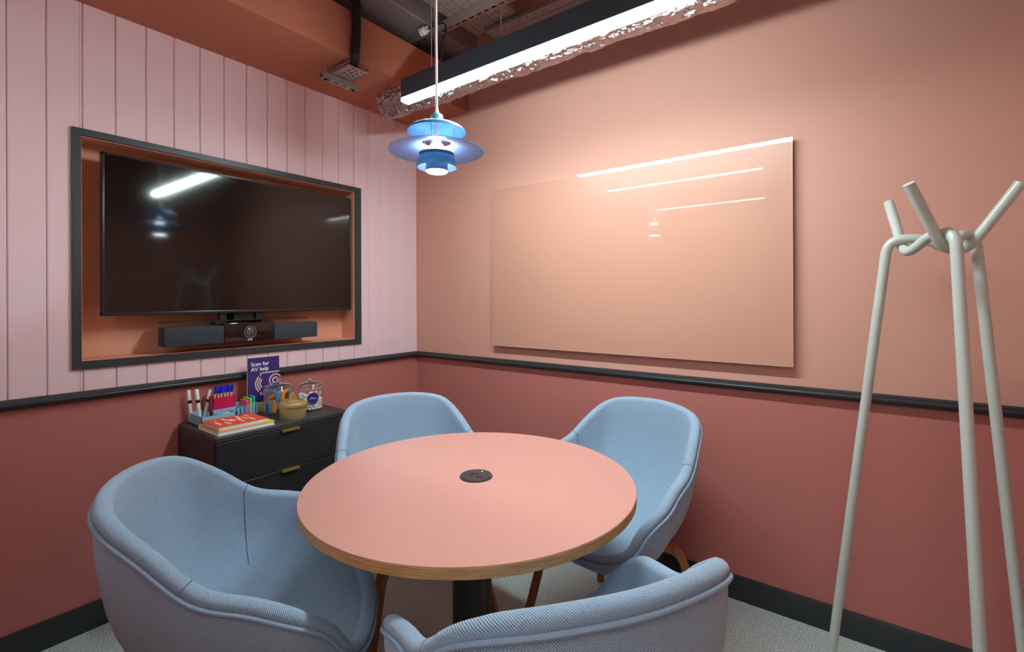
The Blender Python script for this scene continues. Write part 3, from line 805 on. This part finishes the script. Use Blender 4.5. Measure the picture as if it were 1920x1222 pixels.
# ================================================================== THINGS ON THE CHEST
Z0 = CZ
# ---- desk organiser
og = thing('desk_organiser', 'pale blue plastic desk organiser at the left end of the black chest', 'organiser', (.09, -1.26, Z0))
def loc(o, root): o.location = (-root.location.x, -root.location.y, -root.location.z); return o
A0, A1 = .020, .165          # x range
H = .044
mb = MB(); t = .003
mb.box(A0, A1, -1.383, -1.243, Z0, Z0+t)
mb.box(A0, A1, -1.383, -1.383+t, Z0, Z0+H); mb.box(A1-t, A1, -1.383, -1.243, Z0, Z0+H*.92); mb.box(A0, A0+t, -1.383, -1.243, Z0, Z0+H); mb.box(.103, A1, -1.246, -1.243, Z0, Z0+H*.95)
mb.box(A0, A1-.09, -1.318, -1.316, Z0, Z0+H*.9)
loc(obj('open_tray', mb, ORGB, og, smooth=False), og)
mb = MB(); mb.box(A0, A1-.05, -1.243, -1.125, Z0, Z0+t); mb.box(A0, A0+t, -1.243, -1.125, Z0, Z0+.055)
loc(obj('back_section', mb, ORGB, og, smooth=False), og)
for k in range(7):
    y = -1.238+.0182*k; hh = .043+.0022*k
    loc(obj('divider', MB().bbox(.103 if k < 2 else A0+.035, A1-.030-.003*k, y, y+.009, Z0+t, Z0+hh, .0035, 2), ORGB, og), og)
for x0_ in (A0+.020, A0+.0765):
    loc(obj('pen_well', MB().box(x0_, x0_+.003, -1.310, -1.211, Z0+t, Z0+.05), ORGB, og, smooth=False), og)

def marker(name, label, base, tip, cap=WHITE, band=BLACKPL, body=WHITE, r=.0078, group='whiteboard markers'):
    base, tip = Vector(base), Vector(tip); L = (tip-base).length
    t = thing(name, label, 'marker', base, group=group)
    t.rotation_mode = 'QUATERNION'; t.rotation_quaternion = Vector((0, 0, 1)).rotation_difference((tip-base).normalized())
    obj('barrel', MB().lathe([(0, 0), (r*.9, 0), (r, .002), (r, L*.58), (0, L*.58)], 16), body, t)
    obj('band', MB().lathe([(0, L*.58), (r*1.02, L*.58), (r*1.02, L*.68), (0, L*.68)], 16), band, t)
    obj('cap', MB().lathe([(0, L*.68), (r*1.05, L*.68), (r*.95, L*.985), (r*.8, L), (0, L)], 16), cap, t)
    return t
for lab, lo, hi, xx in (('white whiteboard marker with black band leftmost in the blue organiser', (357, 770), (353.5, 731), .034),
                        ('white whiteboard marker with black band second from the left in the organiser', (373, 772), (368.5, 729.5), .062),
                        ('white whiteboard marker leaning right against the magenta pen holder', (386, 768), (394.5, 730.5), .036)):
    p1, p0 = onx(hi[0], hi[1], xx), onx(lo[0], lo[1], xx); dv = p1-p0
    p0 = p1 - dv*((p1.z-(Z0+.0045))/dv.z); p0.x = xx+.004
    marker('whiteboard_marker', lab, p0, p1)
marker('whiteboard_marker', 'green whiteboard marker lying flat in the organiser tray', (.090, -1.352, Z0+.014), (.156, -1.314, Z0+.036), body=BLACKPL, band=GREENINK, cap=GREENINK)
marker('whiteboard_marker', 'white and black marker lying flat beside the green marker', (.108, -1.322, Z0+.0125), (.150, -1.264, Z0+.036), body=BLACKPL, band=BLACKPL, cap=WHITE)
# ---- magenta pen holder with six pens
HX0, HX1, HY0, HY1, HZ0, HZ1 = .046, .094, -1.308, -1.213, Z0+.0035, Z0+.106
ph = thing('pen_holder', 'magenta plastic pen holder standing in the blue organiser', 'pen holder', (.07, -1.27, Z0+.0055))
mb = MB(); t = .003
mb.bbox(HX0, HX1, HY0, HY1, HZ0, HZ0+.006, .002, 1); mb.bbox(HX0, HX0+t, HY0, HY1, HZ0, HZ1, .001, 1); mb.bbox(HX1-t, HX1, HY0, HY1, HZ0, HZ1-.004, .001, 1)
mb.bbox(HX0, HX1, HY0, HY0+t, HZ0, HZ1-.002, .001, 1); mb.bbox(HX0, HX1, HY1-t, HY1, HZ0, HZ1-.002, .001, 1)
loc(obj('holder_body', mb, MAGENTA, ph), ph)
loc(obj('rib', MB().bbox(HX1-.001, HX1+.001, HY0+.018, HY0+.022, HZ0+.01, HZ1-.008, .0008, 1), MAGENTA, ph), ph)
loc(obj('rib', MB().bbox(HX1-.001, HX1+.001, HY1-.012, HY1-.008, HZ0+.01, HZ1-.008, .0008, 1), MAGENTA, ph), ph)
words = ['first', 'second', 'third', 'fourth', 'fifth', 'sixth']
for k in range(6):
    y = HY0+.011+.0138*k
    p = thing('ballpoint_pen', 'blue capped tan pen, %s from the left in the magenta holder' % words[k], 'pen', (.060+.004*(k % 2), y, HZ0+.007), group='blue capped pens')
    p.rotation_euler = (math.radians(-4), math.radians(3), 0)
    obj('barrel', MB().lathe([(0, 0), (.0035, 0), (.0046, .010), (.0046, .108), (0, .108)], 10), PENTAN, p)
    obj('cap', MB().lathe([(0, .108), (.0068, .108), (.0064, .136), (.0045, .142), (0, .142)], 10), PENBLUE, p)
    obj('clip', MB().box(.0060, .0078, -.0016, .0016, .110, .138), PENBLUE, p, smooth=False)
# ---- sticky note pads
for k, (lab, mt, y, x1, zt) in enumerate((('pink sticky note pad standing in the organiser', STPINK, -1.1875, .130, .074), ('lime green sticky note pad standing in the organiser', STGREEN, -1.1693, .122, .081), ('cyan sticky note pad standing in the organiser', STCYAN, -1.1511, .114, .088))):
    t_ = thing('sticky_note_pad', lab, 'sticky notes', (x1-.035, y+.0045, Z0), group='sticky note pads')
    mb = MB().bbox(x1-.072, x1, y+.0002, y+.0088, Z0+.003, Z0+zt, .0006, 1) if False else MB().bbox(x1-.072, x1, y+.0093, y+.0178, Z0+.0035, Z0+zt, .0006, 1)
    loc(obj('paper_block', mb, mt, t_), t_)
    loc(obj('top_sheet', MB().box(x1-.071, x1-.0005, y+.0090, y+.0093, Z0+.010, Z0+zt-.0005), mt, t_, smooth=False), t_)
tag(obj('page_marker', MB().bbox(.026, .054, -1.2095, -1.2050, Z0+.0035, Z0+.084, .0006, 1), STYEL), 'thin yellow page marker pad beside the magenta pen holder', 'sticky notes')
# ---- books
def book(name, label, x0, x1, y0, y1, z0, z1, cover, back, rz=0):
    c = Vector(((x0+x1)/2, (y0+y1)/2, z0)); t = thing(name, label, 'book', c, rz)
    hx, hy, h = (x1-x0)/2, (y1-y0)/2, z1-z0; ct = .0016
    obj('cover', MB().bbox(-hx, hx, -hy, hy, h-ct, h, .0005, 1), cover, t)
    obj('back_cover', MB().bbox(-hx, hx, -hy, hy, 0, ct, .0005, 1).bbox(-hx, -hx+ct, -hy, hy, 0, h-ct, .0005, 1), back, t)
    obj('pages', MB().box(-hx+ct, hx-.002, -hy+.003, hy-.003, ct, h-ct), PAGES, t, smooth=False)
    return t
b1 = book('paperback_book', 'thick pale book with a yellow cover lying under the orange book', .186, .378, -1.402, -1.172, Z0, Z0+.018, BOOKYE, PAGES)
b2 = book('paperback_book', 'orange covered book with white lettering lying on top of the yellow book', .216, .374, -1.398, -1.205, Z0+.018, Z0+.036, BOOKOR, BOOKOR)
pr = MB()
for (u0_, v0_, u1_, sl) in ((.02, .060, .062, 0), (.046, .088, .05, .004), (.068, .050, .045, .003), (.083, .052, .045, 0), (.104, .058, .075, 0), (.128, .056, .05, .004), (.145, .090, .05, 0), (.03, .030, .012, 0), (.062, .018, .045, 0), (.118, .012, .055, 0), (.152, .03, .04, 0)):
    y = -.0965+u0_; x = -.079+v0_
    pr.add([(x, y, .0182), (x+u1_, y+sl, .0182), (x+u1_, y+sl+.0095, .0182), (x, y+.0095, .0182), (x, y, .0178), (x+u1_, y+sl, .0178), (x+u1_, y+sl+.0095, .0178), (x, y+.006, .0178)], [(0, 1, 2, 3), (7, 6, 5, 4), (0, 4, 5, 1), (1, 5, 6, 2), (2, 6, 7, 3), (3, 7, 4, 0)])
obj('cover_print', pr, mat('cover_print', rgb(250, 218, 200), 0.5), b2, smooth=False)
# ---- sign
sg = thing('table_sign', 'dark purple help sign in a wooden block beside the glass jars', 'sign', (.07, -1.07, Z0))
SX, SY0, SY1, SZ0, SZ1 = .073, -1.151, -.995, Z0+.03, 1.013
loc(obj('sign_block', MB().bbox(.045, .095, SY0+.012, SY1-.012, Z0, Z0+.046, .002, 2), BLOCKW, sg), sg)
loc(obj('sign_panel', MB().box(SX-.002, SX-.0003, SY0, SY1, SZ0, SZ1), WHITE, sg, smooth=False), sg)
loc(obj('printed_sheet', MB().box(SX-.0003, SX, SY0+.001, SY1, SZ0, SZ1), NAVY, sg, smooth=False), sg)
loc(obj('lettering', text_mb('Scan for\nAV help', .0265, .0003, .0003).xform(facing_x(SX+.0003, SY0+.017, SZ1-.040)), WHITEPRINT, sg, smooth=False), sg)
def arcband(mb, cy, cz, r, w_, a0, a1, n=20):
    for k in range(n):
        t0, t1 = math.radians(a0+(a1-a0)*k/n), math.radians(a0+(a1-a0)*(k+1)/n)
        q = [(SX+.0004, cy+rr*math.cos(tt), cz+rr*math.sin(tt)) for rr, tt in ((r-w_/2, t0), (r+w_/2, t0), (r+w_/2, t1), (r-w_/2, t1))]
        o = len(mb.v); mb.v += q; mb.f.append((o, o+1, o+2, o+3))
ic = MB(); ym = SY0+.105; zm = SZ1-.130
for rr in (.026, .037, .048): arcband(ic, ym-.018, zm, rr, .0055, 132, 228)
arcband(ic, SY0+.136, zm+.010, .0135, .006, 0, 360); arcband(ic, SY0+.136, zm+.010, .029, .0055, 30, 228)
def barq(y0, y1, z0, z1): ic.box(SX+.0001, SX+.0005, y0, y1, z0, z1)
barq(SY0+.060, SY1, zm+.050, zm+.055); barq(SY0+.060, SY0+.065, zm+.038, zm+.055)
barq(SY0+.060, SY1, zm-.055, zm-.050); barq(SY0+.060, SY0+.065, zm-.055, zm-.040)
ic.add([(SX+.0004, SY0+.072, zm-.046), (SX+.0004, SY0+.078, zm-.049), (SX+.0004, SY0+.100, zm-.020), (SX+.0004, SY0+.094, zm-.017)], [(0, 1, 2, 3)])
loc(obj('pictogram', ic, BEIGE, sg, smooth=False), sg)
# ---- glass jars
def jar(label, x, y, r, h):
    t = thing('glass_jar', label, 'jar', (x, y, Z0), group='lidded glass jars')
    o_ = lerp_shell([(r*.80, 0), (r*.97, .004), (r, .014), (r, h*.55), (r*.985, h*.66), (r*.88, h*.72), (r*.87, h*.74)], 4)
    i_ = [(max(q-.0025, .001), z+.0025 if z < .01 else z) for q, z in o_][::-1]
    mb = MB().lathe([(0, .0)]+o_+i_+[(0, .0045)], 40); obj('jar_body', mb, JARGLASS, t)
    ld = MB().lathe(lerp_shell([(r*.84, h*.745), (r*.95, h*.75), (r*.97, h*.775), (r*.80, h*.815), (r*.45, h*.85), (r*.16, h*.87), (r*.13, h*.90), (r*.22, h*.935), (r*.24, h*.965), (r*.13, h*.995), (.0005, h)], 4), 40)
    lid = obj('jar_lid', ld, LIDGLASS, t)
    obj('lid_rim', MB().lathe([(r*.80, h*.70), (r*.83, h*.70), (r*.84, h*.745), (r*.80, h*.745), (r*.80, h*.70)], 40), LIDGLASS, lid)
    return t
JR1 = (.170, -1.050, .066, .170); JR2 = (.235, -.922, .061, .166)
j1 = jar('lidded glass jar of blue and orange wrapped snacks in front of the sign', *JR1)
j2 = jar('lidded glass jar of white mints with a round purple label', *JR2)
# round label on the curved face of jar 2, facing the room
r_ = JR2[2]+.0006; a_c = math.radians(-18); vs = [(r_*math.cos(a_c), r_*math.sin(a_c), .066)]; fs = []
for ring in range(1, 5):
    for k in range(36):
        q = 2*PI*k/36; rad = .0268*ring/4; aa = a_c+rad*math.cos(q)/r_; vs.append((r_*math.cos(aa), r_*math.sin(aa), .066+rad*math.sin(q)))
for k in range(36):
    fs.append((0, 1+k, 1+(k+1) % 36))
    for ring in range(3): fs.append((1+ring*36+k, 1+(ring+1)*36+k, 1+(ring+1)*36+(k+1) % 36, 1+ring*36+(k+1) % 36))
lb = obj('round_label', MB().add(vs, fs), NAVY, j2); lb['label'] = 'round purple label'
tm = text_mb('Allvue', .0125, .0002, .0002); w_ = max(v[0] for v in tm.v)
tm.v = [((r_+.0005)*math.cos(a_c+(v[0]-w_/2)/r_), (r_+.0005)*math.sin(a_c+(v[0]-w_/2)/r_), .062+v[1]) for v in tm.v]
obj('label_print', tm, WHITEPRINT, lb, smooth=False)
# mints, stacked in rings, each a thing
mint_me = MB().lathe(lerp_shell([(.0002, -.0068), (.0045, -.0055), (.0074, 0), (.0045, .0055), (.0002, .0068)], 3), 12).mesh('mint', MINT)
n_m = 0
rj = JR2[2]-.0035
for layer in range(6):
    z = Z0+.0125+.0128*layer
    for ring, cnt in ((rj-.0082, 20), (rj-.0245, 12), (rj-.041, 6)):
        for k in range(cnt):
            a = 2*PI*(k+.5*(layer % 2)+random.uniform(-.08, .08))/cnt
            if layer >= 4 and random.random() < (.35 if layer == 4 else .6): continue
            if layer >= 4 and math.cos(a-math.radians(20)) > .55: continue
            if layer < 4 and ring < .03 : continue
            o = link('mint', mint_me); o.location = (JR2[0]+ring*math.cos(a), JR2[1]+ring*math.sin(a), z)
            o.rotation_euler = (random.uniform(-.8, .8), random.uniform(-.8, .8), random.uniform(0, 6))
            tag(o, 'small round white mint inside the jar with the purple label', 'mint', 'mints in the glass jar'); n_m += 1
# wrapped snacks in jar 1
def snack_me(name, mt, L=.058, W=.021, T=.009):
    mb = MB(); n = 12; secs_ = []
    for i in range(n+1):
        u = i/n; e = min(1, min(u, 1-u)/.14); wd = W*(.92 if .08 < u < .92 else 1.0)/2; th = (T*(.08+.92*math.sin(min(1, e)*PI/2)))/2
        secs_.append([((u-.5)*L, wd*c, th*s) for c, s in ((1, .2), (.75, .9), (0, 1), (-.75, .9), (-1, .2), (-1, -.2), (-.75, -.9), (0, -1), (.75, -.9), (1, -.2))])
    mb.strip(secs_); return mb.mesh(name, mt)
sm = {'blue': snack_me('wrapped_snack', SNBLUE), 'orange': snack_me('wrapped_snack', SNORANGE), 'brown': snack_me('wrapped_snack', SNBROWN)}
pat = [('blue', -75, .035, 75), ('orange', -45, .036, 80), ('blue', -18, .034, 10), ('orange', 12, .040, 85), ('blue', 40, .036, 70), ('brown', 70, .034, 20), ('orange', 105, .036, 75), ('blue', 150, .036, 80), ('brown', -110, .034, 60), ('orange', -140, .036, 85),
       ('orange', -60, .090, 30), ('blue', -30, .084, 82), ('orange', -4, .088, 80), ('brown', 22, .083, 15), ('blue', 55, .086, 70), ('orange', 95, .086, 40), ('blue', 140, .088, 75), ('orange', -150, .086, 80), ('blue', -100, .088, 60), ('orange', 15, .108, 6), ('blue', -70, .108, 8), ('brown', 100, .106, 10)]
rs = JR1[2]-.0145
for c_, a, z, tilt in pat:
    o = link('wrapped_snack', sm[c_]); a = math.radians(a)
    X = Vector((-math.sin(a), math.cos(a), 0)); ti = math.radians(tilt); ln_ = X*math.cos(ti)+Vector((0, 0, 1))*math.sin(ti); out = Vector((math.cos(a), math.sin(a), 0)); sd_ = out.cross(ln_)
    M = Matrix.Identity(4)
    rs_ = rs if tilt > 45 else rs-.012
    for i in range(3): M[i][0] = ln_[i]; M[i][1] = sd_[i]; M[i][2] = out[i]; M[i][3] = (JR1[0]+rs_*out.x, JR1[1]+rs_*out.y, Z0+z)[i]
    o.matrix_world = M
    tag(o, '%s wrapped snack bar inside the glass jar in front of the sign' % c_, 'snack', 'wrapped snacks in the glass jar')
# ---- brass tin
tn = thing('brass_tin', 'oval aged brass tin with a cast lid knob at the chest front', 'tin', (.322, -1.060, Z0), math.radians(-29))
sx, sy = .050, .0565
obj('tin_body', MB().lathe([(0, 0), (.97, 0), (1, .003), (1, .060), (0, .060)], 56, sx=sx, sy=sy), TINM, tn)
lid = obj('tin_lid', MB().lathe([(1.0, .052), (1.07, .052), (1.085, .054), (1.085, .068), (1.05, .0715), (.8, .075), (.4, .0775), (0, .078)], 56, sx=sx, sy=sy), TINM, tn)
kn = MB()
kn.tube(smoothpath([(0, -.015, .077), (0, -.013, .088), (0, -.006, .102), (0, 0, .108), (0, .006, .102), (0, .013, .088), (0, .015, .077)], 5), .0036, 8)
kn.tube(smoothpath([(0, -.012, .090), (0, -.004, .084), (0, 0, .094), (0, .004, .084), (0, .012, .090)], 4), .0024, 8)
kn.bbox(-.009, .009, -.018, .018, .076, .081, .002, 2); kn.lathe([(0, .108), (.004, .110), (.005, .115), (.003, .120), (0, .121)], 12)
obj('lid_knob', kn, BRASS, lid)
